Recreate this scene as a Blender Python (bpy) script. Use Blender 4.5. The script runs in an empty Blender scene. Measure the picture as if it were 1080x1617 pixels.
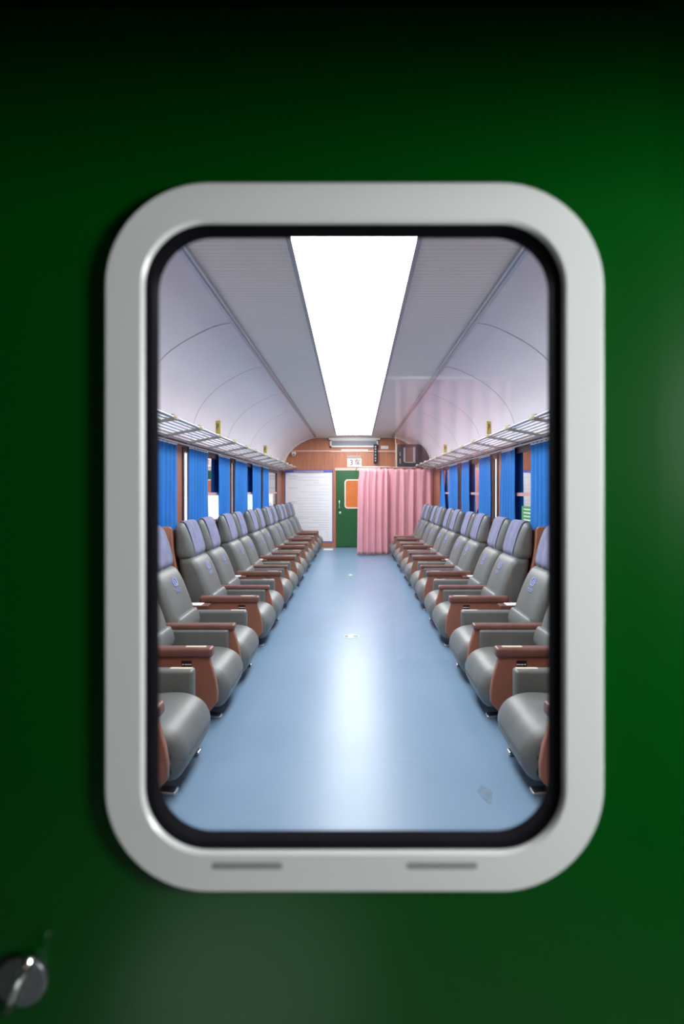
import bpy, bmesh, math, random
from mathutils import Vector
random.seed(7)
PI = math.pi
SC = bpy.context.scene
COL = SC.collection

# ------------------------------------------------------------------ camera
F, EYE = 870.0, 1.53
cam = bpy.data.cameras.new('camera')
cam.sensor_fit = 'HORIZONTAL'; cam.sensor_width = 36.0; cam.lens = F / 1080 * 36
cam.shift_x = -19 / 1080; cam.shift_y = -32.5 / 1080
cam.clip_start = 0.02; cam.clip_end = 100
cam.dof.use_dof = True; cam.dof.focus_distance = 6.5; cam.dof.aperture_fstop = 3.4
camo = bpy.data.objects.new('camera', cam); COL.objects.link(camo)
camo.location = (0, 0, EYE); camo.rotation_euler = (PI / 2, 0, 0)
SC.camera = camo

# ------------------------------------------------------------------ light + exposure
SC.view_settings.view_transform = 'Standard'; SC.view_settings.look = 'None'
SC.view_settings.gamma = 1.0; SC.view_settings.use_curve_mapping = False
SC.view_settings.exposure = 0.0
w = bpy.data.worlds.new('sky'); SC.world = w; w.use_nodes = True
w.node_tree.nodes['Background'].inputs[0].default_value = (0.85, 0.93, 1.0, 1)
w.node_tree.nodes['Background'].inputs[1].default_value = 2.6
PANEL = 14.0                       # ceiling light panel radiance
def area(name, loc, rot, sx, sy, power, color=(1, 1, 1), spread=PI):
    l = bpy.data.lights.new(name, 'AREA'); l.shape = 'RECTANGLE'; l.size = sx; l.size_y = sy
    l.energy = power; l.color = color; l.spread = spread
    o = bpy.data.objects.new(name, l); COL.objects.link(o); o.location = loc; o.rotation_euler = rot
    return o
def spot(name, loc, target, power, angle, color=(1, 1, 1), blend=0.3, size=0.05):
    l = bpy.data.lights.new(name, 'SPOT'); l.energy = power; l.spot_size = angle; l.spot_blend = blend
    l.color = color; l.shadow_soft_size = size
    o = bpy.data.objects.new(name, l); COL.objects.link(o); o.location = loc
    o.rotation_euler = (Vector(target) - Vector(loc)).to_track_quat('-Z', 'Y').to_euler()
    return o
# lamps added inside the unseen vestibule to light the door and its frame
d_ = Vector((-.92, .38, -.06)).to_track_quat('-Z', 'Y').to_euler()
area('vestibule_daylight', (1.54, -0.12, 1.76), d_, 0.45, 0.5, 42, (0.97, 1.0, 0.97))
spot('vestibule_sun_patch', (-0.8, -1.3, 1.7), (-0.36, -0.42, 0), 360, math.radians(24), (0.84, 1.0, 0.95), 0.35)  # added spot standing in for sun on the floor, mirrored low on the door
spot('vestibule_sun_on_curtain', (-0.8, -0.2, 1.95), (0.5, -1.62, 1.98), 300, math.radians(24), (1.0, 0.97, 0.92), 0.8)  # added spot, brightens the pink curtain for its reflection in the glass

# ------------------------------------------------------------------ materials
def mat(name, col, rough=0.5, metal=0.0, var=0.0, scale=8.0, bump=0.0, bscale=60.0, stretch=(1, 1, 1), col2=None, spec=0.5, trans=0.0, coat=0.0):
    m = bpy.data.materials.new(name); m.use_nodes = True
    nt = m.node_tree; b = nt.nodes['Principled BSDF']
    b.inputs['Base Color'].default_value = (*col, 1); b.inputs['Roughness'].default_value = rough
    b.inputs['Metallic'].default_value = metal
    b.inputs['Specular IOR Level'].default_value = spec
    b.inputs['Coat Weight'].default_value = coat
    tc = nt.nodes.new('ShaderNodeTexCoord'); mp = nt.nodes.new('ShaderNodeMapping')
    mp.inputs['Scale'].default_value = stretch
    nt.links.new(tc.outputs['Object'], mp.inputs['Vector'])
    if var or col2:
        n = nt.nodes.new('ShaderNodeTexNoise'); n.inputs['Scale'].default_value = scale; n.inputs['Detail'].default_value = 4
        nt.links.new(mp.outputs['Vector'], n.inputs['Vector'])
        r = nt.nodes.new('ShaderNodeValToRGB')
        c2 = col2 or tuple(c * (1 - var) for c in col)
        c1 = col if col2 else tuple(min(1, c * (1 + var)) for c in col)
        r.color_ramp.elements[0].position = 0.3; r.color_ramp.elements[0].color = (*c2, 1)
        r.color_ramp.elements[1].position = 0.7; r.color_ramp.elements[1].color = (*c1, 1)
        nt.links.new(n.outputs['Fac'], r.inputs['Fac']); nt.links.new(r.outputs['Color'], b.inputs['Base Color'])
    if bump:
        n2 = nt.nodes.new('ShaderNodeTexNoise'); n2.inputs['Scale'].default_value = bscale; n2.inputs['Detail'].default_value = 3
        nt.links.new(mp.outputs['Vector'], n2.inputs['Vector'])
        bp = nt.nodes.new('ShaderNodeBump'); bp.inputs['Strength'].default_value = bump; bp.inputs['Distance'].default_value = 0.01
        nt.links.new(n2.outputs['Fac'], bp.inputs['Height']); nt.links.new(bp.outputs['Normal'], b.inputs['Normal'])
    if trans:
        t = nt.nodes.new('ShaderNodeBsdfTranslucent'); t.inputs['Color'].default_value = (*col, 1)
        mx = nt.nodes.new('ShaderNodeMixShader'); mx.inputs[0].default_value = trans
        nt.links.new(b.outputs[0], mx.inputs[1]); nt.links.new(t.outputs[0], mx.inputs[2])
        nt.links.new(mx.outputs[0], nt.nodes['Material Output'].inputs[0])
    return m
def emit(name, col, s):
    m = bpy.data.materials.new(name); m.use_nodes = True; nt = m.node_tree
    e = nt.nodes.new('ShaderNodeEmission'); e.inputs[0].default_value = (*col, 1); e.inputs[1].default_value = s
    nt.links.new(e.outputs[0], nt.nodes['Material Output'].inputs[0]); return m
def glass(name, refl=1.0, tint=(1, 1, 1)):
    m = bpy.data.materials.new(name); m.use_nodes = True; nt = m.node_tree
    t = nt.nodes.new('ShaderNodeBsdfTransparent'); t.inputs[0].default_value = (*tint, 1)
    g = nt.nodes.new('ShaderNodeBsdfGlossy'); g.inputs['Roughness'].default_value = 0.0
    f = nt.nodes.new('ShaderNodeLayerWeight'); f.inputs['Blend'].default_value = 0.5
    pw = nt.nodes.new('ShaderNodeMath'); pw.operation = 'POWER'; pw.inputs[1].default_value = 5
    nt.links.new(f.outputs['Facing'], pw.inputs[0])
    mu = nt.nodes.new('ShaderNodeMath'); mu.operation = 'MULTIPLY_ADD'; mu.inputs[1].default_value = 0.95 * refl; mu.inputs[2].default_value = 0.045 * refl; mu.use_clamp = True
    nt.links.new(pw.outputs[0], mu.inputs[0])
    mx = nt.nodes.new('ShaderNodeMixShader')
    nt.links.new(mu.outputs[0], mx.inputs[0]); nt.links.new(t.outputs[0], mx.inputs[1]); nt.links.new(g.outputs[0], mx.inputs[2])
    nt.links.new(mx.outputs[0], nt.nodes['Material Output'].inputs[0]); return m
def ribbed(name, col, rough, period, axis='Y', depth=0.004, dark=0.9):
    m = mat(name, col, rough); nt = m.node_tree; b = nt.nodes['Principled BSDF']
    wv = nt.nodes.new('ShaderNodeTexWave'); wv.wave_type = 'BANDS'; wv.bands_direction = axis
    wv.inputs['Scale'].default_value = 2 * PI / 20 / period
    tc = nt.nodes['Texture Coordinate']; nt.links.new(tc.outputs['Object'], wv.inputs['Vector'])
    bp = nt.nodes.new('ShaderNodeBump'); bp.inputs['Strength'].default_value = 0.6; bp.inputs['Distance'].default_value = depth
    nt.links.new(wv.outputs['Fac'], bp.inputs['Height']); nt.links.new(bp.outputs['Normal'], b.inputs['Normal'])
    r = nt.nodes.new('ShaderNodeValToRGB'); r.color_ramp.elements[0].position = 0.0; r.color_ramp.elements[1].position = 0.35
    r.color_ramp.elements[0].color = (*[c * dark for c in col], 1); r.color_ramp.elements[1].color = (*col, 1)
    nt.links.new(wv.outputs['Fac'], r.inputs['Fac']); nt.links.new(r.outputs['Color'], b.inputs['Base Color'])
    return m

LEATHER = mat('grey_leather', (0.135, 0.148, 0.142), 0.42, var=0.10, scale=5, bump=0.12, bscale=90)
LEATHER_D = mat('grey_leather_piping', (0.06, 0.065, 0.065), 0.5)
WOODP = mat('reddish_brown_panel', (0.30, 0.125, 0.08), 0.42, var=0.10, scale=4)
WOODR = mat('dark_rosewood_rail', (0.17, 0.075, 0.06), 0.38, var=0.15, scale=10)
COVER = mat('lavender_blue_cloth', (0.20, 0.21, 0.33), 0.9, var=0.14, scale=9, bump=0.3, bscale=25)
DARK = mat('black_steel', (0.02, 0.02, 0.022), 0.45)
CHROME = mat('chrome', (0.8, 0.8, 0.82), 0.15, 1.0)
EMBL = mat('pale_blue_print', (0.30, 0.36, 0.66), 0.6)
LABELY = mat('cream_label', (0.55, 0.50, 0.40), 0.6)
STICK = mat('black_sticker', (0.015, 0.008, 0.01), 0.4)
WHITE = mat('white_paint', (0.8, 0.8, 0.8), 0.45)
PAPER = mat('white_paper', (0.86, 0.87, 0.9), 0.6)
INK = mat('grey_print', (0.40, 0.40, 0.44), 0.7)
INKL = mat('pale_grey_print', (0.6, 0.61, 0.64), 0.7)
WALLW = mat('brown_wood_wall', (0.30, 0.115, 0.065), 0.38, var=0.22, scale=3, stretch=(9, 9, 0.6))
WALLE = mat('end_wall_veneer', (0.50, 0.19, 0.095), 0.35, scale=3, stretch=(8, 1, 0.7), col2=(0.37, 0.14, 0.078))
VAULT = mat('pale_lavender_laminate', (0.85, 0.82, 0.87), 0.32, var=0.02, scale=2)
SEAMM = mat('ceiling_seam', (0.30, 0.30, 0.34), 0.6)
FLATC = ribbed('ribbed_ceiling_panel', (0.84, 0.81, 0.76), 0.4, 0.055, 'Y')
ALU = mat('aluminium_trim', (0.50, 0.51, 0.54), 0.32, 1.0)
GREYTR = mat('grey_trim', (0.40, 0.40, 0.44), 0.4, 0.3)
CREAM = mat('cream_trim', (0.80, 0.72, 0.62), 0.4)
FLOORM = mat('pale_blue_vinyl', (0.168, 0.268, 0.385), 0.31, var=0.05, scale=1.3, bump=0.03, bscale=30, spec=0.28)
BLUE = mat('blue_curtain_cloth', (0.028, 0.23, 0.68), 0.85, var=0.06, scale=6, trans=0.22)
PINK = mat('pink_curtain_cloth', (0.90, 0.48, 0.53), 0.85, var=0.04, scale=5, trans=0.25)
GREEN = mat('green_paint', (0.0, 0.062, 0.004), 0.24, spec=0.3)
GREENW = mat('dark_green_door_paint', (0.012, 0.11, 0.03), 0.3)
ORANGE = mat('orange_blind', (0.62, 0.17, 0.03), 0.6, var=0.12, scale=5)
RUBBER = mat('black_rubber', (0.005, 0.005, 0.007), 0.9, spec=0.05)
FRAMEW = mat('white_frame_paint', (0.74, 0.76, 0.77), 0.28)
RACKM = mat('rack_tube_metal', (0.55, 0.56, 0.60), 0.3, 0.9)
RACKB = mat('pale_yellow_bracket', (0.55, 0.52, 0.36), 0.5)
RACKL = mat('pale_grey_bracket', (0.62, 0.61, 0.55), 0.4)
YEL = mat('yellow_card', (0.66, 0.52, 0.10), 0.6)
MIRROR = mat('dark_window_film', (0.62, 0.60, 0.60), 0.03, 1.0)
CLEAR = glass('clear_window_glass', 1.0)
DOORGLASS = glass('door_window_glass', 1.1)
FRAMEB = mat('dark_brown_window_frame', (0.06, 0.03, 0.028), 0.4)
PINKBAR = mat('pale_pink_sash_bar', (0.55, 0.33, 0.32), 0.4)
LGREEN = mat('green_sticker', (0.06, 0.30, 0.09), 0.5)
PURP = mat('violet_blue_border', (0.14, 0.14, 0.52), 0.6)
SIGNP = mat('pale_pink_sign', (0.85, 0.72, 0.70), 0.5)
SIGNT = mat('brown_lettering', (0.20, 0.13, 0.13), 0.6)
BLACKP = mat('black_plastic', (0.012, 0.014, 0.02), 0.5)
SCREEN = mat('brown_reflective_screen', (0.16, 0.07, 0.055), 0.2)
VWALL = mat('dim_vestibule_wall', (0.05, 0.07, 0.055), 0.5)
VFLOOR = mat('vestibule_floor_vinyl', (0.42, 0.45, 0.42), 0.5)
SILVER = mat('brushed_steel', (0.42, 0.44, 0.48), 0.3, 0.9)
LAMP = emit('light_panel_diffuser', (0.96, 0.98, 1.0), PANEL)

# ------------------------------------------------------------------ mesh helpers
class MB:
    def __init__(s): s.v = []; s.f = []; s.mi = []
    def add(s, vs, fs, mi=0):
        o = len(s.v); s.v += [tuple(p) for p in vs]; s.f += [tuple(i + o for i in f) for f in fs]; s.mi += [mi] * len(fs)
        return s
    def box(s, x0, x1, y0, y1, z0, z1, mi=0):
        vs = [(x, y, z) for x in (x0, x1) for y in (y0, y1) for z in (z0, z1)]
        return s.add(vs, [(0, 1, 3, 2), (4, 6, 7, 5), (0, 4, 5, 1), (2, 3, 7, 6), (0, 2, 6, 4), (1, 5, 7, 3)], mi)
    def prism_y(s, poly, y0, y1, mi=0):          # poly in (x, z)
        n = len(poly)
        vs = [(x, y0, z) for x, z in poly] + [(x, y1, z) for x, z in poly]
        fs = [(i, (i + 1) % n, n + (i + 1) % n, n + i) for i in range(n)] + [tuple(range(n - 1, -1, -1)), tuple(range(n, 2 * n))]
        return s.add(vs, fs, mi)
    def tube(s, pts, r, n=8, mi=0, cap=True):
        pts = [Vector(p) for p in pts]; rings = []
        for i, p in enumerate(pts):
            t = (pts[min(i + 1, len(pts) - 1)] - pts[max(i - 1, 0)]).normalized()
            a = t.cross(Vector((0, 0, 1)))
            if a.length < 1e-3: a = t.cross(Vector((1, 0, 0)))
            a.normalize(); b = t.cross(a)
            rings.append([p + (a * math.cos(2 * PI * k / n) + b * math.sin(2 * PI * k / n)) * r for k in range(n)])
        vs = [q for g in rings for q in g]; fs = []
        for i in range(len(rings) - 1):
            for k in range(n):
                fs.append((i * n + k, i * n + (k + 1) % n, (i + 1) * n + (k + 1) % n, (i + 1) * n + k))
        if cap: fs += [tuple(range(n - 1, -1, -1)), tuple((len(rings) - 1) * n + k for k in range(n))]
        return s.add(vs, fs, mi)
    def loops(s, rings, close=True, cap0=False, cap1=False, mi=0):
        n = len(rings[0]); vs = [q for g in rings for q in g]; fs = []
        for i in range(len(rings) - 1):
            for k in range(n if close else n - 1):
                fs.append((i * n + k, i * n + (k + 1) % n, (i + 1) * n + (k + 1) % n, (i + 1) * n + k))
        if cap0: fs.append(tuple(range(n - 1, -1, -1)))
        if cap1: fs.append(tuple((len(rings) - 1) * n + k for k in range(n)))
        return s.add(vs, fs, mi)
    def build(s, name, m, parent=None, smooth=False, bevel=0, seg=2, solid=0):
        me = bpy.data.meshes.new(name); me.from_pydata(s.v, [], s.f)
        for x in (m if isinstance(m, (list, tuple)) else [m]): me.materials.append(x)
        me.polygons.foreach_set('material_index', s.mi)
        bm = bmesh.new(); bm.from_mesh(me); bmesh.ops.recalc_face_normals(bm, faces=bm.faces); bm.to_mesh(me); bm.free()
        if smooth: me.polygons.foreach_set('use_smooth', [True] * len(me.polygons))
        o = bpy.data.objects.new(name, me); COL.objects.link(o)
        if parent: o.parent = parent
        if solid:
            q = o.modifiers.new('solid', 'SOLIDIFY'); q.thickness = solid; q.offset = 0
        if bevel:
            q = o.modifiers.new('bevel', 'BEVEL'); q.width = bevel; q.segments = seg; q.limit_method = 'ANGLE'; q.angle_limit = math.radians(40)
            me.polygons.foreach_set('use_smooth', [True] * len(me.polygons))
            q = o.modifiers.new('wn', 'WEIGHTED_NORMAL'); q.keep_sharp = False
        return o
def bake(o):                                     # make modifiers real so that copies share one finished mesh
    dg = bpy.context.evaluated_depsgraph_get()
    me = bpy.data.meshes.new_from_object(o.evaluated_get(dg)); o.modifiers.clear(); o.data = me
def tag(o, label=None, cat=None, group=None, kind=None):
    if label: o['label'] = label
    if cat: o['category'] = cat
    if group: o['group'] = group
    if kind: o['kind'] = kind
    return o
def empty(name, loc=(0, 0, 0), rz=0, **k):
    o = bpy.data.objects.new(name, None); COL.objects.link(o); o.location = loc; o.rotation_euler = (0, 0, rz)
    o.empty_display_size = 0.1
    return tag(o, **k)
def copy_tree(o, parent=None):
    c = o.copy(); COL.objects.link(c)
    if parent: c.parent = parent
    for ch in list(o.children): copy_tree(ch, c)
    return c
def smooth_closed(P, k=5):
    out = []; n = len(P)
    for i in range(n):
        p0, p1, p2, p3 = (P[(i + j - 1) % n] for j in range(4))
        for q in range(k):
            t = q / k
            out.append(tuple(0.5 * (2 * p1[a] + (p2[a] - p0[a]) * t + (2 * p0[a] - 5 * p1[a] + 4 * p2[a] - p3[a]) * t * t + (3 * p1[a] - p0[a] - 3 * p2[a] + p3[a]) * t ** 3) for a in (0, 1)))
    return out
def inset(P, d):
    if d == 0: return list(P)
    A = sum(P[i][0] * P[(i + 1) % len(P)][1] - P[(i + 1) % len(P)][0] * P[i][1] for i in range(len(P)))
    sg = 1 if A > 0 else -1; out = []
    for i in range(len(P)):
        a, b = P[i - 1], P[(i + 1) % len(P)]
        tx, tz = b[0] - a[0], b[1] - a[1]; L = math.hypot(tx, tz) or 1
        out.append((P[i][0] - tz / L * d * sg, P[i][1] + tx / L * d * sg))
    return out
def shrink(P, d):                                 # pull a slanted profile in by d along its own slant and across it
    if d == 0: return list(P)
    n = len(P); mx = sum(p[0] for p in P) / n; mz = sum(p[1] for p in P) / n
    m = sum((p[0] - mx) * (p[1] - mz) for p in P) / sum((p[1] - mz) ** 2 for p in P)
    U = [p[0] - m * (p[1] - mz) for p in P]; u0, u1 = min(U), max(U); z0, z1 = min(p[1] for p in P), max(p[1] for p in P)
    uc, hu, zc, hz = (u0 + u1) / 2, (u1 - u0) / 2, (z0 + z1) / 2, (z1 - z0) / 2
    out = []
    for p, u in zip(P, U):
        z = zc + (p[1] - zc) * (1 - d / hz); out.append((uc + (u - uc) * (1 - d / hu) + m * (z - mz), z))
    return out
def pillow(P, w, r, yc, crown=0.0, k=5, inset=None):         # smooth profile in (x,z) carried across y with rounded flanks
    S = smooth_closed(P, k); rings = []; inset = inset or globals()['inset']
    N = 6
    st = [(-w + r * (1 - math.cos(PI / 2 * i / N)), r * (1 - math.sin(PI / 2 * i / N))) for i in range(N + 1)]
    mid = [(-(w - r) + (2 * (w - r)) * i / 6, 0) for i in range(1, 6)]
    st = st + mid + [(-y, d) for y, d in reversed(st)]
    for y, d in st:
        c = crown * (1 - (y / w) ** 2)
        rings.append([(x, yc + y, z) for x, z in inset(S, d - c)])
    return MB().loops(rings, True, True, True)
def grid(fn, nu, nv):
    vs = [fn(i / nu, j / nv) for i in range(nu + 1) for j in range(nv + 1)]
    fs = [(i * (nv + 1) + j, (i + 1) * (nv + 1) + j, (i + 1) * (nv + 1) + j + 1, i * (nv + 1) + j + 1) for i in range(nu) for j in range(nv)]
    return MB().add(vs, fs)
def rrect(x0, x1, z0, z1, r, n=10):
    out = []
    for cx, cz, a0 in ((x1 - r, z1 - r, 0), (x0 + r, z1 - r, PI / 2), (x0 + r, z0 + r, PI), (x1 - r, z0 + r, 1.5 * PI)):
        for i in range(n + 1):
            a = a0 + PI / 2 * i / n; out.append((cx + r * math.cos(a), cz + r * math.sin(a)))
    return out
def at(P, y): return [(x, y, z) for x, z in P]

# ------------------------------------------------------------------ the setting
YN, YE = 0.80, 15.10            # inside faces of the two end walls
WX = 1.96
floor = MB().box(-2.04, 2.04, 0.72, YE + 0.1, -0.06, 0).build('floor', FLOORM); tag(floor, kind='structure')

LEFTW = [(3.75, 5.95), (6.3, 8.5), (8.75, 11.3), (11.47, 13.95)]
RIGHTW = [(5.1, 7.27), (7.5, 9.86), (10.1, 12.5), (13.65, 14.9)]
Z0, Z1 = 1.10, 2.02
def side_wall(name, s, wins):
    b = MB()
    def bx(y0, y1, z0, z1): b.box(*sorted((s * WX, s * (WX + 0.09))), y0, y1, z0, z1)
    bx(YN, YE, 0, Z0); bx(YN, YE, Z1, 2.36)
    y = YN
    for a, c in wins: bx(y, a, Z0, Z1); y = c
    bx(y, YE, Z0, Z1)
    return tag(b.build(name, WALLW), kind='structure')
side_wall('wall_left', -1, LEFTW); side_wall('wall_right', 1, RIGHTW)

PROF = [(1.05, 3.035), (1.22, 3.005), (1.39, 2.93), (1.55, 2.84), (1.68, 2.74), (1.80, 2.61), (1.88, 2.48), (1.93, 2.34), (1.955, 2.22), (1.962, 2.10)]
def open_smooth(P, k=4):
    Q = [P[0]] + P + [P[-1]]; out = []
    for i in range(1, len(Q) - 2):
        p0, p1, p2, p3 = Q[i - 1:i + 3]
        for q in range(k):
            t = q / k
            out.append(tuple(0.5 * (2 * p1[a] + (p2[a] - p0[a]) * t + (2 * p0[a] - 5 * p1[a] + 4 * p2[a] - p3[a]) * t * t + (3 * p1[a] - p0[a] - 3 * p2[a] + p3[a]) * t ** 3) for a in (0, 1)))
    return out + [P[-1]]
PR = open_smooth(PROF)
b = MB()
for s in (-1, 1):
    ring = [[(s * x, y, z) for x, z in PR] for y in (YN, YE)]
    out = [[(s * (x + 0.05), y, z + 0.05) for x, z in PR] for y in (YN, YE)]
    b.loops(ring, False, mi=0); b.loops(out, False, mi=0)
    for y in (1.4, 3.15, 4.9, 6.62, 8.42, 10.2, 12.0, 13.75):
        b.loops([[(s * (x - 0.0015), yy, z - 0.0015) for x, z in PR] for yy in (y - 0.006, y + 0.006)], False, mi=1)
b.box(-1.06, 1.06, YN, YE, 3.05, 3.10, mi=0)
cl = b.build('ceiling', [VAULT, SEAMM], smooth=True); tag(cl, kind='structure')
fp = MB()
for s in (-1, 1): fp.box(*sorted((s * 0.36, s * 1.03)), YN, YE, 3.03, 3.05)
fp.box(-0.46, 0.46, YN, YE, 3.045, 3.05)
tag(fp.build('ceiling_ribbed', FLATC), kind='structure')
for i, s in enumerate((-1, 1)):
    t = MB().prism_y([(s * 1.015, 3.03), (s * 1.02, 3.005), (s * 1.045, 3.012), (s * 1.05, 3.0), (s * 1.075, 3.0), (s * 1.085, 3.03)], YN, YE)
    tag(t.build('trim_%d' % (i + 1), ALU), kind='structure')

# ceiling light: a long lit panel with narrow grey edge strips
lt = empty('ceiling_light', (0, 0, 3.03), label='long glowing white light panel running down the middle of the ceiling', cat='ceiling light')
ya, yb, ha, hb = 0.85, 14.5, 0.352, 0.455
MB().add([(-ha, ya, -0.012), (ha, ya, -0.012), (hb, yb, -0.012), (-hb, yb, -0.012), (-ha, ya, 0.01), (ha, ya, 0.01), (hb, yb, 0.01), (-hb, yb, 0.01)],
         [(0, 1, 2, 3), (7, 6, 5, 4), (0, 4, 5, 1), (1, 5, 6, 2), (2, 6, 7, 3), (3, 7, 4, 0)]).build('diffuser', LAMP, lt)
for s in (-1, 1):
    MB().add([(s * ha, ya, -0.02), (s * (ha + 0.03), ya, -0.02), (s * (hb + 0.03), yb, -0.02), (s * hb, yb, -0.02),
              (s * ha, ya, 0.0), (s * (ha + 0.03), ya, 0.0), (s * (hb + 0.03), yb, 0.0), (s * hb, yb, 0.0)],
             [(0, 1, 2, 3), (7, 6, 5, 4), (0, 4, 5, 1), (1, 5, 6, 2), (2, 6, 7, 3), (3, 7, 4, 0)]).build('edge_strip', GREYTR, lt)

# far end wall with its arch
K = F / YE
def E(u, v): return ((u - 559) / K, EYE + (776 - v) / K)
arch = [(x, z) for x, z in PR]
poly = [(-WX - 0.05, -0.05)] + [(-x - 0.04, z + 0.03) for x, z in reversed(arch)] + [(x + 0.04, z + 0.03) for x, z in arch] + [(WX + 0.05, -0.05)]
tag(MB().prism_y(poly, YE, YE + 0.12).build('wall_back', WALLE), kind='structure')
# pale arch moulding where ceiling meets end wall
AR = [(-x, z) for x, z in reversed(PR)] + [(x, z) for x, z in PR]
b = MB(); b.loops([[(x, y, z) for x, z in AR] for y in (YE - 0.05, YE - 0.001)], False)
b.loops([[(x * k, YE - 0.05, (z - 1.5) * k + 1.5) for x, z in AR] for k in (1.0, 0.975)], False)
b.loops([[(x * 0.975, y, (z - 1.5) * 0.975 + 1.5) for x, z in AR] for y in (YE - 0.05, YE - 0.001)], False)
tag(b.build('trim_3', CREAM, smooth=True), kind='structure')
def ebox(name, u0, u1, v0, v1, d, m, parent=None, y=YE, bevel=0, off=0.0, loc=None):
    x0, z1 = E(u0, v0); x1, z0 = E(u1, v1)
    lx, ly, lz = loc or (0, 0, 0)
    return MB().box(x0 - lx, x1 - lx, y - d - off - ly, y - off - ly, z0 - lz, z1 - lz).build(name, m, parent, bevel=bevel)
b = MB()
for u0, u1, v0, v1, d in ((455, 523, 711.2, 713.2, .02), (521, 626, 711.5, 714, .03)):
    x0, z1 = E(u0, v0); x1, z0 = E(u1, v1); b.box(x0, x1, YE - d, YE, z0, z1)
tag(b.build('trim_4', mat('peach_trim', (0.75, 0.48, 0.36), 0.4)), kind='structure')
b = MB()
for u0, u1, d in ((441, 449, .06), (526, 530.5, .05)):
    x0, z1 = E(u0, 740); x1, _ = E(u1, 740); b.box(x0, x1, YE - d, YE, 0, z1)
x0, _ = E(442, 0); x1, _ = E(528, 0); b.box(x0, x1, YE - 0.03, YE, 0, 0.13)
tag(b.build('trim_5', WALLE), kind='structure')
tag(ebox('ceiling_lamp_bar', 539, 581, 710, 712.2, 0.05, WHITE, bevel=0.006), 'slim white lamp bar on end wall below air vent', 'lamp')

# far green door
dx0, dz1 = E(531, 743); dx1 = (597 - 559) / K
door = MB().prism_y([(dx0, 0.015), (dx0, dz1), (dx1, dz1), (dx1, 0.015)], YE - 0.05, YE - 0.001).build('door_2', GREENW, bevel=0.008); tag(door, kind='structure')
fx0, fz1 = E(544, 757); _, fz0 = E(560, 803); fx1 = fx0 + (fz1 - fz0) * 0.62
o_, i_ = rrect(fx0, fx1, fz0, fz1, 0.09), rrect(fx0 + .035, fx1 - .035, fz0 + .035, fz1 - .035, 0.06)
MB().loops([at(o_, YE - .05), at(o_, YE - .07), at(i_, YE - .07), at(i_, YE - .05)], True).build('window_frame', CREAM, door)
MB().loops([at(i_, YE - .056), at(i_, YE - .052)], True, True, True).build('window_pane', ORANGE, door)
hx, hz1 = E(536.5, 791); _, hz0 = E(0, 802)
MB().tube([(hx - .01, YE - .05, hz1), (hx - .01, YE - .10, hz1 - .01), (hx - .01, YE - .10, hz0 + .01), (hx - .01, YE - .05, hz0)], 0.016).build('handle', WHITE, door, smooth=True)
hx, hz = E(537, 809.5)
MB().tube([(hx, YE - .05, hz), (hx, YE - .075, hz)], 0.03, 12).build('lock', WHITE, door, smooth=True)
b = MB(); x0, z1 = E(529, 739); x1, z0 = E(600, 743); b.box(x0, x1, YE - .06, YE, z0, z1)
tag(b.build('trim_6', mat('beige_door_head', (0.62, 0.52, 0.44), 0.5)), kind='structure')

# notice board, vent, sign and small fittings on the end wall
x0, z1 = E(449.5, 742); x1, z0 = E(526, 858)
nb = empty('notice_board', ((x0 + x1) / 2, YE, z0), label='tall white notice board with violet-blue border on the end wall', cat='notice board')
L = (nb.location.x, YE, z0)
ebox('backing', 449.5, 526, 742, 858, 0.02, PURP, nb, loc=L)
ebox('sheet', 451, 524.5, 746.6, 854.5, 0.006, PAPER, nb, off=0.02, loc=L)
ebox('clip_rail', 464, 511, 743.6, 746.8, 0.02, ALU, nb, off=0.02, loc=L)
pr = MB()
def prow(u0, u1, v, h=0.9):
    x0, z1 = E(u0, v); x1, z0 = E(u1, v + h); pr.box(x0 - L[0], x1 - L[0], -0.0285, -0.0262, z0 - L[2], z1 - L[2])
for v in (751, 755.6, 770, 792): prow(456, 469.5, v, 1.1)
for v, a, c in ((753.5, 456, 519), (758.2, 470, 503), (762, 495, 504), (765.8, 483, 520), (772, 505, 520), (776.5, 473, 520), (781, 488, 520), (786.5, 465, 510), (789.8, 470, 519), (795, 457, 516), (799.7, 472, 520), (804, 470, 510), (808, 470, 519), (811.5, 482, 518), (816, 470, 519), (818.2, 468, 488), (821, 492, 520), (825, 470, 519), (828.5, 505, 519), (832, 470, 519), (836, 480, 519), (840, 513, 519), (844, 515, 519), (847.5, 516, 519)):
    prow(a, c, v, 0.55)
pr.build('printed_lines', INKL, nb)

x0, z1 = E(521, 692); x1, z0 = E(597, 706.5)
av = empty('air_vent', ((x0 + x1) / 2, YE, z0), label='white framed air vent grille high on the brown end wall', cat='air vent')
L = (av.location.x, YE, z0)
ebox('ledge', 519.5, 600, 692, 695, 0.09, WHITE, av, loc=L)
ebox('backing', 523, 595, 695, 706, 0.02, mat('vent_grey', (0.07, 0.075, 0.09), 0.6), av, loc=L)
b = MB()
for u0, u1, v0, v1 in ((521, 597, 695, 696.6), (521, 597, 704.2, 706.5), (521, 523.5, 695, 706.5), (594.5, 597, 695, 706.5)):
    p, q = E(u0, v0); r_, s_ = E(u1, v1); b.box(p - L[0], r_ - L[0], -0.06, 0, s_ - L[2], q - L[2])
b.build('frame', mat('vent_frame_white', (0.72, 0.71, 0.70), 0.5), av)
b = MB()
for i in range(28):
    p, q = E(523.5 + i * 71 / 27.5, 696.5); _, s_ = E(0, 704.3); b.box(p - L[0], p - L[0] + .018, -0.045, -0.02, s_ - L[2], q - L[2])
for j in range(4):
    p, q = E(523, 697.5 + j * 2); r_, _ = E(595, 0); b.box(p - L[0], r_ - L[0], -0.043, -0.025, q - L[2] - .012, q - L[2])
b.build('grille', mat('vent_grille_grey', (0.40, 0.41, 0.45), 0.5), av)

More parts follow.
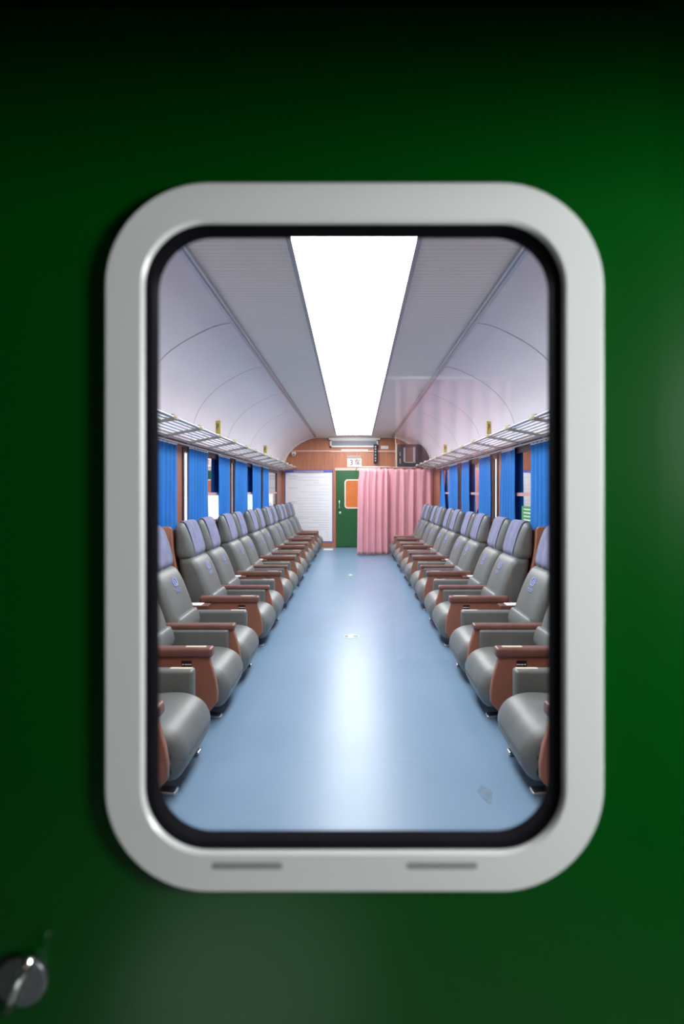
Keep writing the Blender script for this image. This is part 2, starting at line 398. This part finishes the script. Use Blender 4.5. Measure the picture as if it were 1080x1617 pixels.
def text(name, body, size, m, parent, loc, rot=(PI / 2, 0, 0), ext=0.001, sx=1.0):
    c = bpy.data.curves.new(name, 'FONT'); c.body = body; c.size = size; c.extrude = ext; c.align_x = 'CENTER'; c.align_y = 'CENTER'
    o = bpy.data.objects.new(name, c); COL.objects.link(o); c.materials.append(m); o.parent = parent; o.location = loc; o.rotation_euler = rot; o.scale = (sx, 1, 1)
    c.offset = .003
    me = bpy.data.meshes.new_from_object(o.evaluated_get(bpy.context.evaluated_depsgraph_get()))
    if not me.materials: me.materials.append(m)
    q = bpy.data.objects.new(name, me); COL.objects.link(q); q.parent = parent; q.location = loc; q.rotation_euler = rot
    bpy.data.objects.remove(o); bpy.data.curves.remove(c)
    q.name = name
    return q
x0, z1 = E(548.3, 724); x1, z0 = E(571, 737.5)
sg = empty('carriage_sign', ((x0 + x1) / 2, YE - 0.0, z0), label='small pale pink carriage number sign reading 3车 above the green door', cat='sign')
L = (sg.location.x, YE, z0)
ebox('plate', 548.3, 571, 724, 737.5, 0.02, SIGNP, sg, loc=L, bevel=0.004)
text('numeral', '3', 0.21, SIGNT, sg, (-0.085, -0.0225, 0.115))
text('character', '\u8f66', 0.185, SIGNT, sg, (0.085, -0.0225, 0.118))
x0, z1 = E(548.3, 719.5); x1, z0 = E(571, 724)
ebox('sign_holder', 548, 570, 719.3, 723.4, 0.012, mat('grey_holder', (0.36, 0.29, 0.26), 0.4), sg, loc=L)

x0, z1 = E(460.5, 713.5); x1, z0 = E(467.5, 721)
cx, cz = (x0 + x1) / 2, (z0 + z1) / 2
sc = empty('security_camera', (cx, YE, cz), label='small white dome security camera on the upper left of end wall', cat='security camera')
MB().box(-.06, .06, -.06, 0, 0, .06).build('mount', WHITE, sc, bevel=.012)
S = [[(.055 * math.cos(a) * math.cos(t), -.055 + .055 * math.sin(a) * math.cos(t), -.055 * math.sin(t)) for a in [2 * PI * k / 16 for k in range(16)]] for t in [i * PI / 2 / 6 * .98 for i in range(7)]]
MB().loops(S, True, True, True).build('dome', WHITE, sc, smooth=True)
MB().tube([(.01, -.10, -.015), (.01, -.112, -.018)], .02, 10).build('lens', BLACKP, sc, smooth=True)
sp = tag(ebox('wall_speaker', 589.8, 595.3, 702, 731.5, 0.16, BLACKP, bevel=0.01), 'slim black upright speaker on the end wall beside air vent', 'speaker')
for v in (706, 710, 714, 719, 724, 728):
    p, q = E(592.5, v); MB().box(p - .015, p + .015, YE - .166, YE - .158, q - .015, q + .015).build('control', SILVER, sp)
pl = tag(ebox('wall_plate', 601, 613, 704, 709, 0.012, WHITE, bevel=0.003), 'small white oblong plate on the end wall right of speaker', 'plate')
p, q = E(609.5, 706.5); MB().box(p - .02, p + .02, YE - .014, YE - .011, q - .012, q + .012).build('switch', INKL, pl)

# black cabinet filling the corner under the vault
YB = 14.0; kb = F / YB
def EB(u, v): return ((u - 559) / kb, EYE + (776 - v) / kb)
cab = empty('equipment_cabinet', (1.5, YB, 2.15), label='black corner cabinet under the ceiling curve above the pink curtain', cat='cabinet')
P = [EB(627, 737), EB(627, 702), EB(637, 701)] + [(x - .012, z - .012) for x, z in PR if z < 2.745 and z > 2.15]
P = P + [(1.94, EB(0, 737)[1])]
MB().prism_y([(x - 1.5, z - 2.15) for x, z in P], 0, 0.45).build('body', BLACKP, cab)
def cbx(name, u0, u1, v0, v1, d, m):
    p, q = EB(u0, v0); r_, s_ = EB(u1, v1); return MB().box(p - 1.5, r_ - 1.5, -d, 0, s_ - 2.15, q - 2.15).build(name, m, cab)
cbx('screen', 640, 652, 706.5, 728.5, 0.008, SCREEN)
cbx('side_rail', 637, 640, 707, 729, 0.03, SILVER); cbx('side_rail', 652, 655.5, 706, 729, 0.03, SILVER)
cbx('bottom_rail', 638.5, 656, 729, 731, 0.03, mat('grey_green_rail', (0.2, 0.24, 0.2), .5))
for v0, v1 in ((714, 716), (717, 720), (724, 732)): cbx('switch', 631, 632.6, v0, v1, 0.012, SILVER)
MB().tube([(EB(626.3, 0)[0] - 1.5, -.01, 0.0), (EB(626.3, 0)[0] - 1.5, -.01, .6)], .012).build('edge_pipe', RACKB, cab)

# ------------------------------------------------------------------ side windows
def window(n, s, y0, y1, lower):
    xa = s * (WX + 0.012)
    b = MB()
    def bx(ya, yb_, za, zb, x=0.05): b.box(*sorted((s * (WX - 0.012), s * (WX + x))), ya, yb_, za, zb)
    for a, c in ((y0 - .02, y0 + .035), (y1 - .035, y1 + .02)): bx(a, c, Z0 - .02, Z1 + .02)
    bx(y0, y1, Z1 - .035, Z1 + .02); bx(y0, y1, Z0 - .02, Z0 + .03)
    fr = tag(b.build('window_%d' % n, FRAMEB), kind='structure')
    MB().box(*sorted((s * (WX - .008), s * (WX + .02))), y0 + .33, y1 - .035, 1.475, 1.515).build('sash_bar', PINKBAR, fr)
    MB().box(*sorted((s * (WX - .01), s * (WX + .04))), y0 + .30, y0 + .33, Z0 + .03, Z1 - .035).build('mullion', FRAMEB, fr)
    MB().box(*sorted((xa - .003, xa + .003)), y0 + .033, y0 + .30, Z0 + .028, Z1 - .033).build('side_pane', CLEAR, fr)
    MB().box(*sorted((xa - .003, xa + .003)), y0 + .33, y1 - .033, 1.515, Z1 - .033).build('upper_pane', MIRROR, fr)
    MB().box(*sorted((xa - .003, xa + .003)), y0 + .33, y1 - .033, Z0 + .028, 1.475).build('lower_pane', lower, fr)
    MB().box(*sorted((s * (WX - .10), s * WX)), y0 - .03, y1 + .03, Z0 - .05, Z0 - .022).build('sill', CREAM, fr, bevel=.006)
    return fr
n = 1
for a, c in LEFTW: window(n, -1, a, c, CLEAR); n += 1
for a, c in RIGHTW: window(n, 1, a, c, CLEAR if a > 13 else MIRROR); n += 1
st = tag(MB().box(WX - .001, WX + .006, 6.02, 6.44, 1.13, 1.36).build('window_sticker', LGREEN), 'green rectangular sticker on the lower glass of the right window', 'sticker')
b = MB()
for i in range(5): b.box(WX - .003, WX + .001, 6.08, 6.36, 1.16 + i * .04, 1.172 + i * .04)
b.build('printed_lines', PAPER, st)

# blue curtains
ORD = ['first', 'second', 'third', 'fourth', 'fifth', 'sixth', 'seventh', 'eighth']
def curtain(s, y0, y1, z1, z0, label, group, top=None, spread=0.0):
    ty0, ty1 = top or (y0, y1)
    x = s * 1.922; nf = max(4, round((y1 - y0) / 0.13)); ph = random.random() * 6
    def fn(u, v):
        a0 = ty0 + (y0 - spread - ty0) * v; a1 = ty1 + (y1 + spread - ty1) * v
        amp = 0.009 + 0.009 * v
        fold = amp * math.sin(u * nf * 2 * PI + ph + 0.5 * math.sin(v * 3)) + 0.005 * math.sin(u * nf * 4.3 * PI + ph * 2 + v * 2)
        return (x + s * fold * 1.0, a0 + (a1 - a0) * u, z1 + (z0 - z1) * v)
    r = empty('window_curtain', (x, (y0 + y1) / 2, z1), label=label, cat='curtain', group=group)
    m = grid(fn, nf * 10, 14); m.v = [(p[0] - x, p[1] - (y0 + y1) / 2, p[2] - z1) for p in m.v]
    m.build('cloth', BLUE, r, smooth=True, solid=.004)
    def tp(u, v):
        p = fn(u, 0); return (p[0] - x - s * .004, p[1] - (y0 + y1) / 2, p[2] - z1 - .014 + v * (.016 + .006 * math.sin(u * nf * 4 * PI)))
    grid(tp, nf * 12, 1).build('heading_tape', PAPER, r, solid=.003)
    return r
LC = [(5.33, 6.0), (6.45, 7.24), (7.81, 8.48), (8.98, 9.88), (10.43, 11.35), (11.66, 12.4)]
RC = [(5.2, 5.98), (6.58, 7.26), (7.81, 8.46), (9.2, 9.85), (10.3, 11.1), (11.65, 12.35)]
for i, (a, c) in enumerate(LC):
    curtain(-1, a, c, 2.045, 1.105, 'blue window curtain on the left wall, %s counting away from the doorway' % ORD[i], 'blue curtains at the side windows')
for i, (a, c) in enumerate(RC):
    top = (11.95, 12.02) if i == 5 else ((6.58, 7.16) if i == 1 else None)
    lab = 'narrow blue window curtain gathered to a point at its top, at the right wall' if i == 5 else 'blue window curtain on the right wall, %s counting away from the doorway' % ORD[i]
    curtain(1, a, c, 2.045, 1.105, lab, 'blue curtains at the side windows', top)
for s, nm in ((-1, 'left'), (1, 'right')):
    r = empty('curtain_rail', (s * 1.922, 0, 2.058), label='thin white curtain rail along the %s windows under luggage rack' % nm, cat='curtain rail')
    MB().box(-.01, .01, 3.4, 14.0 if s < 0 else 12.9, -.005, .010).build('track', WHITE, r)
    for k in range(9): MB().box(*sorted((0, s * .04)), 3.6 + k * 1.1, 3.64 + k * 1.1, -.004, .010).build('bracket', WHITE, r)

# luggage racks
def rack(s, nm):
    r = empty('luggage_rack', (s * 1.56, 0, 2.17), label='long metal tube luggage rack running above the %s windows' % nm, cat='luggage rack')
    y0, y1 = 1.0, (15.0 if s < 0 else 13.93)
    X = lambda t: s * 0.385 * t
    Zt = lambda t: -0.075 * t + 0.02 * t * (1 - t)
    for i in range(8):
        t = i / 7; rad = 0.015 if i == 0 else 0.0085
        MB().tube([(X(t), y0, Zt(t)), (X(t), (y0 + y1) / 2, Zt(t)), (X(t), y1, Zt(t))], rad, 8).build('tube', RACKM, r, smooth=True)
    MB().box(*sorted((s * .37, s * .40)), y0, y1, -.095, -.06).build('wall_rail', WOODR, r, bevel=.005)
    MB().box(*sorted((s * .33, s * .345)), y0, y1, -.088, -.074).build('lower_rail', RACKM, r)
    for k in range(-4, 13 if s < 0 else 12):
        y = 4.78 + .8 * k
        b = MB()
        pts = [(X(t) , Zt(t) - .018) for t in [j / 8 for j in range(9)]]
        poly = [(X(1), Zt(1) - .022)] + [(p, q - .006 - .004 * j / 8) for j, (p, q) in enumerate(pts)] [::-1] + [(-s * .03, -.012), (-s * .033, .02), (-s * .015, .032), (0, .022)] + [(p, q + .022) for p, q in pts[1:]]
        b.prism_y(poly, y - .009, y + .009)
        b.build('bracket', RACKL, r, bevel=.004)
        MB().tube([(-s * .005, y - .05, .004), (-s * .005, y + .05, .004)], .026, 10).build('clamp', RACKB, r, smooth=True)
    return r
rack(-1, 'left'); rack(1, 'right')
# yellow cards standing on the rack fronts
for s, y, sz, lab in ((-1, 6.30, 1, 'yellow number card standing on the left luggage rack, nearer one'), (-1, 9.65, .95, 'yellow number card standing on the left luggage rack, farther one'),
                      (1, 6.35, 1, 'yellow number card standing on the right luggage rack, nearer one'), (1, 9.4, .95, 'yellow number card standing on the right luggage rack, farther one')):
    r = empty('number_card', (s * 1.555, y, 2.19), rz=s * math.radians(42), label=lab, cat='card', group='yellow cards on the luggage racks')
    MB().box(-.045, .045, -.004, .004, 0, .15 * sz).build('card', YEL, r, bevel=.002)
    b = MB(); b.box(-.022, -.006, -.006, -.0035, .05, .12 * sz); b.box(.004, .018, -.006, -.0035, .07, .115 * sz); b.build('printed_mark', mat('dark_olive_print', (.12, .09, .02), .6), r)
tg = tag(MB().box(-1.955, -1.945, 6.85, 7.02, 2.075, 2.11).build('seat_tag', YEL, bevel=.002), 'small yellow tag under the left luggage rack above blue curtain', 'tag')

# ------------------------------------------------------------------ double seats
OX = 1.30        # local origin sits this far from the aisle centre; local +x points to the window
def sh(P): return [(x - OX, z) for x, z in P]
CUSH = sh([(1.46, .20), (1.47, .30), (1.40, .345), (1.20, .355), (1.04, .366), (.95, .356), (.88, .320), (.842, .265), (.832, .21), (.848, .145), (.885, .098), (.94, .09), (.995, .13), (1.1, .17), (1.3, .18)])
BACK = sh([(1.44, .35), (1.40, .42), (1.41, .52), (1.465, .68), (1.518, .80), (1.572, .868), (1.64, .88), (1.71, .86), (1.69, .70), (1.645, .52), (1.60, .38), (1.52, .33)])
HEAD = sh([(1.74, .92), (1.745, 1.08), (1.74, 1.185), (1.71, 1.218), (1.672, 1.20), (1.632, 1.11), (1.598, 1.0), (1.585, .93), (1.60, .882), (1.65, .866), (1.71, .872)])
LUMB = sh([(1.44, .36), (1.375, .365), (1.345, .41), (1.355, .475), (1.385, .52), (1.44, .50), (1.47, .42)])
PANEL_P = sh([(.935, .505), (.912, .42), (.885, .33), (.872, .25), (.874, .18), (.93, .115), (1.0, .062), (1.08, .045), (1.52, .045), (1.60, .20), (1.60, .40), (1.46, .505)])
MIDP = sh([(.955, .485), (.93, .40), (.905, .28), (.905, .21), (1.0, .09), (1.5, .09), (1.55, .40), (1.46, .485)])
WING = sh([(1.58, .36), (1.645, .55), (1.715, .84), (1.74, 1.0), (1.75, 1.165), (1.77, 1.19), (1.85, 1.19), (1.865, 1.0), (1.84, .75), (1.79, .52), (1.72, .33)])
PANEL_F = [(max(x, 1.0 - OX), min(z, .44)) for x, z in PANEL_P]
def seat_unit(name, centers, far):               # far = +1/-1: the side turned away from the doorway
    root = empty(name, (0, 0, 0))
    A0, A1 = min(centers) - .34, max(centers) + .34
    def ys(a, c): return sorted((far * a, far * c))
    for ac in centers:
        yc = far * ac
        c = pillow(CUSH, .272, .065, yc, .006).build('seat_cushion', LEATHER, root, smooth=True)
        S = smooth_closed(CUSH, 5); P0 = min(S, key=lambda p: abs(p[1] - .205) + (10 if p[0] > -.3 else 0))
        MB().tube([(P0[0] - .0075, yc + t * .20, P0[1]) for t in [i / 6 * 2 - 1 for i in range(7)]], .0025, 6).build('seam', LEATHER_D, c)
        bk = pillow(BACK, .275, .06, yc, .012, inset=shrink).build('backrest', LEATHER, root, smooth=True)
        SB = smooth_closed(BACK, 5)
        def fx(z):
            c_ = [p for p in SB if p[0] < .28]
            c_.sort(key=lambda p: abs(p[1] - z)); p, d = c_[0], c_[1]
            return (p[0] + d[0]) / 2 - .016
        e = MB()
        def dot(y, z, w_, h_):
            yy_ = [y - w_ / 2, y + w_ / 2]
            vs = [(fx(zz) - .002, yc + yy, zz) for zz in (z - h_ / 2, z + h_ / 2) for yy in yy_] + [(fx(zz) + .01, yc + yy, zz) for zz in (z - h_ / 2, z + h_ / 2) for yy in yy_]
            e.add(vs, [(0, 1, 3, 2), (4, 6, 7, 5), (0, 4, 5, 1), (2, 3, 7, 6), (0, 2, 6, 4), (1, 5, 7, 3)])
        for k in range(15):                      # open ring over a rail shape, two rows of small characters below
            a = math.radians(-35 + k * 250 / 14); dot(.045 * math.cos(a), .775 + .034 * math.sin(a), .013, .012)
        dot(0, .765, .012, .035); dot(0, .747, .05, .009); dot(0, .785, .035, .008)
        for k in range(7): dot(-.055 + k * .018, .715, .011, .010)
        for k in range(6): dot(-.045 + k * .018, .699, .010, .006)
        e.build('emblem', EMBL, bk)
        pillow(LUMB, .25, .04, yc, .008).build('lumbar_cushion', LEATHER, root, smooth=True)
        hd = pillow(HEAD, .282, .055, yc, .010, inset=shrink).build('headrest', LEATHER, root, smooth=True)
        path = sh([(1.597, .885), (1.577, .925), (1.588, .99), (1.621, 1.11), (1.664, 1.21), (1.71, 1.232), (1.742, 1.198), (1.753, 1.10)])
        pp = open_smooth(path, 4)
        def cf(u, v):
            x, z = pp[min(len(pp) - 1, int(round(v * (len(pp) - 1))))]
            half = .19 - .03 * (1 - v) ** 3; t = u * 2 - 1
            edge = .012 * (1 - t * t)
            return (x - .004 - edge * .7 + .004 * math.sin(t * 7 + v * 3), yc + t * half, z + edge * .3 * (1 if v > .5 else 0) - .006 * math.cos(t * 9) * (v < .1))
        grid(cf, 16, len(pp) - 1).build('headrest_cover', COVER, hd, smooth=True, solid=.006)
        for sd in (-1, 1):
            yy = yc + sd * .268
            MB().tube([(.945 - OX, yy, .10), (.905 - OX, yy, .15), (.905 - OX, yy, .23), (.97 - OX, yy, .30)], .014, 6).build('flap_strap', DARK, root, smooth=True)
    # near arm: tall wooden side with a rounded rail, leather pad inside
    pn = MB().prism_y(PANEL_P, *ys(A0 - .055, A0 - .015)).build('side_panel', WOODP, root, bevel=.008)
    k = MB().box(1.035 - OX, 1.10 - OX, *ys(A0 - .058, A0 - .053), .408, .450).build('sticker', STICK, pn)
    q = MB(); q.box(1.086 - OX, 1.094 - OX, *ys(A0 - .0588, A0 - .056), .423, .431)
    for j, w_ in enumerate((.006, .007, .005, .007, .006)): q.box(1.073 - j * .009 - OX, 1.073 - j * .009 + w_ - OX, *ys(A0 - .0588, A0 - .056), .423, .430)
    tag(q.build('printed_mark', PAPER, k), kind='stuff')
    MB().box(.905 - OX, 1.47 - OX, *ys(A0 - .07, A0 + .02), .466, .532).build('arm_rail', WOODR, root, bevel=.02, seg=3)
    MB().box(.945 - OX, 1.47 - OX, *ys(A0 - .014, A0 + .055), .17, .478).build('arm_pad', LEATHER, root, bevel=.022, seg=3)
    MB().box(.95 - OX, 1.08 - OX, *ys(A0 - .045, A0 - .012), .5315, .534).build('number_label', LABELY, root)
    # far arm: leather pad with a cream number label, lower wooden side behind it
    MB().prism_y(PANEL_F, *ys(A1 + .018, A1 + .055)).build('side_panel', WOODP, root, bevel=.008)
    MB().box(.955 - OX, 1.47 - OX, *ys(A1 - .055, A1 + .03), .16, .470).build('arm_pad', LEATHER, root, bevel=.022, seg=3)
    MB().box(.97 - OX, 1.10 - OX, *ys(A1 - .025, A1 + .008), .4685, .472).build('number_label', LABELY, root)
    for ac in centers[1:]:
        m_ = ac - .34
        MB().prism_y(PANEL_P, *ys(m_ - .024, m_ + .024)).build('center_panel', WOODP, root, bevel=.008)
        MB().box(.915 - OX, 1.47 - OX, *ys(m_ - .045, m_ + .045), .468, .512).build('center_rail', WOODR, root, bevel=.016, seg=3)
        for sd in (-1, 1): MB().box(.955 - OX, 1.47 - OX, *ys(m_ + sd * .023, m_ + sd * .072), .17, .474).build('arm_pad', LEATHER, root, bevel=.018, seg=3)
    for a in (A0 + .005, A1 - .005):
        MB().prism_y(WING, *ys(a - .022, a + .022)).build('side_wing', WOODP, root, bevel=.008)
    for a in (A0 + .16, A1 - .10):
        MB().prism_y(sh([(.895, 0.0), (.895, .022), (.98, .032), (1.6, .032), (1.6, 0)]), *ys(a - .03, a + .03)).build('foot', CHROME, root, bevel=.008)
        MB().box(1.10 - OX, 1.5 - OX, *ys(a - .035, a + .035), .03, .19).build('support', DARK, root, bevel=.01)
    MB().prism_y(sh([(1.66, .33), (1.755, .80), (1.775, 1.15), (1.80, 1.15), (1.785, .78), (1.70, .33)]), *ys(A0 + .02, A1 - .02)).build('back_shell', WOODP, root, bevel=.005)
    MB().box(1.2 - OX, 1.56 - OX, *ys(A0 + .01, A1 - .01), .10, .17).build('base_beam', DARK, root, bevel=.01)
    return root
P_, Y0 = 1.643, 4.33
def all_desc(o):
    for c in o.children:
        yield c; yield from all_desc(c)
def finish(o):
    bpy.context.view_layer.update()
    for c in list(all_desc(o)):
        if c.modifiers: bake(c)
    return o
for s, nm, n_ in ((-1, 'left', 7), (1, 'right', 6)):
    rz = 0 if s > 0 else PI
    o = finish(seat_unit('single_seat', [0], s))
    o.location = (s * OX, 2.97, 0); o.rotation_euler = (0, 0, rz)
    tag(o, 'single grey leather seat nearest the doorway in the %s row, cut off by the frame' % nm, 'seat', 'leather seats lining the aisle')
    proto = finish(seat_unit('double_seat', [-.34, .34], s))
    for k in range(n_):
        o = proto if k == 0 else copy_tree(proto)
        o.location = (s * OX, Y0 + P_ * k - (.08 if k == 0 else 0), 0); o.rotation_euler = (0, 0, rz)
        if k == n_ - 1: lab = 'grey leather double seat at the far end of the %s row, by the %s' % (nm, 'notice board' if s < 0 else 'pink curtain')
        elif k == 0: lab = 'nearest grey leather double seat in the %s row, black sticker on its wooden side' % nm
        else: lab = 'grey leather double seat with lavender headrest covers, %s double from the doorway, %s row' % (ORD[k], nm)
        tag(o, lab, 'seat', 'leather seats lining the aisle')
# narrow side tables and the notice sheets on them
for s, nm, kk in ((-1, 'left', 7), (1, 'right', 6)):
    for k in range(kk):
        y = {0: 3.432, 1: 5.10}.get(k, Y0 + P_ * (k - .5))
        t = empty('side_table', (s * 1.52, y, 0), label='narrow wooden side table between the %s and %s seat units of the %s row' % (ORD[k], ORD[k + 1], nm), cat='table', group='side tables between the double seats')
        MB().box(-.18, .18, -.06, .06, .462, .484).build('table_top', WOODR, t, bevel=.004)
        MB().box(-.02, .02, -.02, .02, .012, .462).build('post', DARK, t)
        MB().box(-.10, .10, -.05, .05, 0, .012).build('base', DARK, t, bevel=.004)
        p = empty('notice_sheet', (s * 1.505, y, .4845), label='white printed sheet on the side table after the %s seat unit, %s row' % (ORD[k], nm), cat='paper', group='white sheets on the side tables')
        MB().box(-.105, .105, -.058, .058, 0, .004).build('sheet', PAPER, p)
        b = MB()
        for j in range(5): b.box(-.07, .05 + .01 * (j % 3), -.05 + j * .022, -.047 + j * .022, .0038, .0046)
        b.build('printed_lines', INKL, p)

# pink curtains across the aisle end
def pink(xa, xb, ya_, yb_, zt, zb_, label, nf, flare=0.0):
    ox, oy = (xa + xb) / 2, (ya_ + yb_) / 2
    def fn(u, v):
        x = xa + (xb - xa) * u; y = ya_ + (yb_ - ya_) * u
        x += flare * (1 - u) * (-0.03 * v + .03 * math.exp(-((v - .06) / .05) ** 2))
        amp = .016 + .03 * min(1, v * 2.2)
        y += amp * math.sin(u * nf * 2 * PI + .4 * math.sin(v * 2.5)) + .010 * math.sin(u * nf * 3.3 * PI + 1 + v)
        x += .006 * math.sin(u * nf * 4 * PI)
        return (x - ox, y - oy, zt + (zb_ - zt) * v + (.012 * math.sin(u * nf * 2 * PI) if v == 0 else 0))
    r = empty('partition_curtain', (ox, oy, 0), label=label, cat='curtain', group='pink curtains closing the aisle end')
    grid(fn, nf * 12, 24).build('cloth', PINK, r, smooth=True, solid=.004)
    for i in range(nf):
        x = xa + (xb - xa) * (i + .5) / nf - ox; y = ya_ + (yb_ - ya_) * (i + .5) / nf - oy
        MB().tube([(x, y, zt), (x, y, zt + .035)], .006, 6).build('hook', WHITE, r)
pink(.10, .835, 13.08, 13.20, 2.075, .02, 'pink pleated curtain standing in the aisle beside the green door', 5, 1.0)
pink(.845, 1.93, 13.40, 13.46, 2.075, .02, 'wider pink curtain closing the space behind the right seat row', 5)
r = empty('curtain_rod', (1, 13.2, 2.115), label='thin pale rod carrying the pink curtains', cat='curtain rod')
MB().tube([(-.95, 1.895, 0), (-.92, -.13, 0), (-.155, -.01, 0), (-.15, .19, 0), (.52, .24, 0)], .011).build('rod', WHITE, r, smooth=True)
for px, py in ((.01, .205),):
    MB().tube([(px, py, 0), (px, py, .915)], .007).build('hanger', RACKB, r, smooth=True)

# floor marks
for y, d, x, lab in ((5.81, .155, -.03, 'round silver and green floor sticker in the aisle, nearer one'), (10.08, .13, -.065, 'round silver and green floor sticker in the aisle, farther one')):
    r = empty('floor_sticker', (x, y, 0), label=lab, cat='sticker', group='round stickers on the aisle floor')
    MB().tube([(0, 0, .0), (0, 0, .003)], d / 2, 24).build('disc', mat('pale_green_disc', (.45, .58, .45), .4), r)
    b = MB(); b.box(-d * .42, -d * .2, -.03, .03, .003, .0042); b.box(d * .16, d * .44, -.03, .03, .003, .0042); b.build('dark_mark', mat('grey_green_mark', (.13, .16, .16), .5), r)
    MB().box(-d * .14, d * .1, -.035, .04, .003, .0042).build('pale_mark', PAPER, r)
mk = [(.665 + .034 * math.cos(t) * (1 + .18 * math.sin(3 * t)), 2.785 + .075 * math.sin(t) * (1 + .15 * math.cos(4 * t))) for t in [2 * PI * k / 28 for k in range(28)]]
tag(MB().loops([[(x, y, z) for x, y in mk] for z in (.0002, .0012)], True, True, True).build('floor_mark', mat('worn_grey_blue', (.12, .19, .27), .45, var=.15, scale=30)), 'small grey worn patch on the blue floor near the right seats', 'floor mark')
tag(MB().box(-.80, -.56, 14.35, 14.72, 0, .006).build('threshold_mat', PAPER), 'small white mat on the floor below the notice board', 'mat')  # bright patch of light on the floor, built as a thin white sheet

# ------------------------------------------------------------------ the green door the photograph looks through
YD = 0.70
DX0, DX1, DZ1 = -.64, .388, 2.145
hole = rrect(-.285, .285, 1.055, 1.893, .09)
def leaf_face(y):
    return at(hole, y)
b = MB()
# leaf: two faces with a rounded hole, made by stretching the hole outline out to the rectangle
nH = len(hole)
def to_rect(p):
    cx, cz = 0.0, 1.474
    dx, dz = p[0] - cx, p[1] - cz
    return (DX0 if p[0] < -.2849 else DX1 if p[0] > .2849 else p[0], DZ1 if p[1] > 1.8929 else .02 if p[1] < 1.0551 else p[1])
q = len(hole) // 4
outer = []
corners = [(DX1, DZ1), (DX0, DZ1), (DX0, .02), (DX1, .02)]
for ci in range(4):
    for i in range(q):
        x, z = hole[ci * q + i]; cx, cz = corners[ci]
        first_half = i < q / 2
        if i == q // 2: outer.append((cx, cz))
        elif (ci in (0, 2)) == first_half: outer.append((cx, z if abs(z - cz) > 0 else cz))
        else: outer.append((x, cz))
b.loops([at(hole, YD), at(outer, YD), at(outer, YD + .04), at(hole, YD + .04), at(hole, YD)], True)
door1 = tag(b.build('door_1', GREEN), kind='structure')
fo = rrect(-.3125, .3125, 1.029, 1.917, .130, 14); fo2 = rrect(-.3085, .3085, 1.033, 1.913, .126, 14)
fi2 = rrect(-.2655, .2645, 1.0775, 1.8685, .082, 14); fi = rrect(-.262, .261, 1.081, 1.865, .079, 14)
MB().loops([at(fo, YD), at(fo, YD - .010), at(fo2, YD - .015), at(fi2, YD - .015), at(fi, YD - .011), at(fi, YD + .005)], True).build('window_frame', FRAMEW, door1, smooth=False)
gi = rrect(-.2545, .2530, 1.0870, 1.8605, .071, 14)
gm = rrect(-.2575, .2560, 1.084, 1.863, .074, 14)
MB().loops([at(fi, YD + .02), at(fi, YD - .009), at(gm, YD - .008), at(gi, YD - .002), at(gi, YD + .02)], True).build('gasket', RUBBER, door1)
MB().loops([at(rrect(-.258, .257, 1.083, 1.864, .074, 14), YD + .008), at(rrect(-.258, .257, 1.083, 1.864, .074, 14), YD + .013)], True, True, True).build('glass_pane', DOORGLASS, door1)
for u0, u1 in ((334, 446), (642, 754)):
    x0, x1 = (u0 - 559) / 1270, (u1 - 559) / 1270; zc = EYE - (1367 - 776) / 1270
    sl = rrect(x0, x1, zc - .0042, zc + .0042, .004, 4)
    MB().loops([at(sl, YD - .0156), at(sl, YD - .012)], True, True, True).build('drain_slot', mat('slot_grey', (.30, .31, .33), .6), door1)
kx, kz = (38 - 559) / 1243, EYE - (1543 - 776) / 1243
lk = empty('thumb_lock', (kx, YD, kz)); lk.parent = door1
MB().tube([(0, 0, 0), (0, -.008, 0)], .032, 28).build('rose', mat('dark_chrome', (.22, .23, .26), .3, .8), lk, smooth=False, bevel=.002)
MB().tube([(-.012, -.012, -.03), (0, -.02, -.004), (.006, -.022, .016), (.018, -.018, .042)], .0075, 10).build('turn_lever', CHROME, lk, smooth=True)

# wall around the door and the vestibule the camera stands in
b = MB()
b.box(-2.05, DX0 - .004, .735, YN, 0, 3.1); b.box(DX1 + .004, 2.05, .735, YN, 0, 3.1); b.box(DX0 - .004, DX1 + .004, .735, YN, DZ1 + .004, 3.1)
tag(b.build('wall_front', GREEN), kind='structure')
b = MB()
b.box(-1.95, DX0 - .004, YN, YN + .01, 0, 2.95); b.box(DX1 + .004, 1.95, YN, YN + .01, 0, 2.95); b.box(DX0 - .004, DX1 + .004, YN, YN + .01, DZ1 + .004, 2.95)
tag(b.build('trim_7', WALLE), kind='structure')
V0 = -1.7
b = MB()
b.box(-1.65, -1.6, V0, .735, 0, 2.3)
tag(b.build('wall_vestibule_left', VWALL), kind='structure')
b = MB(); b.box(1.6, 1.65, V0, .735, 0, 2.3)
tag(b.build('wall_vestibule_right', VWALL), kind='structure')
tag(MB().box(-1.65, 1.65, V0 - .05, V0, 0, 2.3).build('wall_vestibule_back', VWALL), kind='structure')
tag(MB().box(-1.65, 1.65, V0 - .05, .735, 2.3, 2.35).build('ceiling_vestibule', VWALL), kind='structure')
tag(MB().box(-1.65, 1.65, V0 - .05, .72, -.06, 0).build('floor_vestibule', VFLOOR), kind='structure')
tag(MB().box(-1.6, 1.6, .40, .43, 1.93, 2.3).build('wall_vestibule_header', VWALL), kind='structure')  # added board out of view, shades the top of the green door
def vfn(u, v): return (-.32 + .64 * u, .022 * math.sin(u * 7 * 2 * PI + v) , -1.55 * v)
vc = empty('vestibule_curtain', (.55, V0 + .06, 2.15), label='pink curtain mirrored faintly in the door glass', cat='curtain')
grid(vfn, 70, 8).build('cloth', PINK, vc, smooth=True, solid=.004)
MB().tube([(-.38, 0, .012), (.33, 0, .012)], .010).build('rod', WHITE, vc, smooth=True)
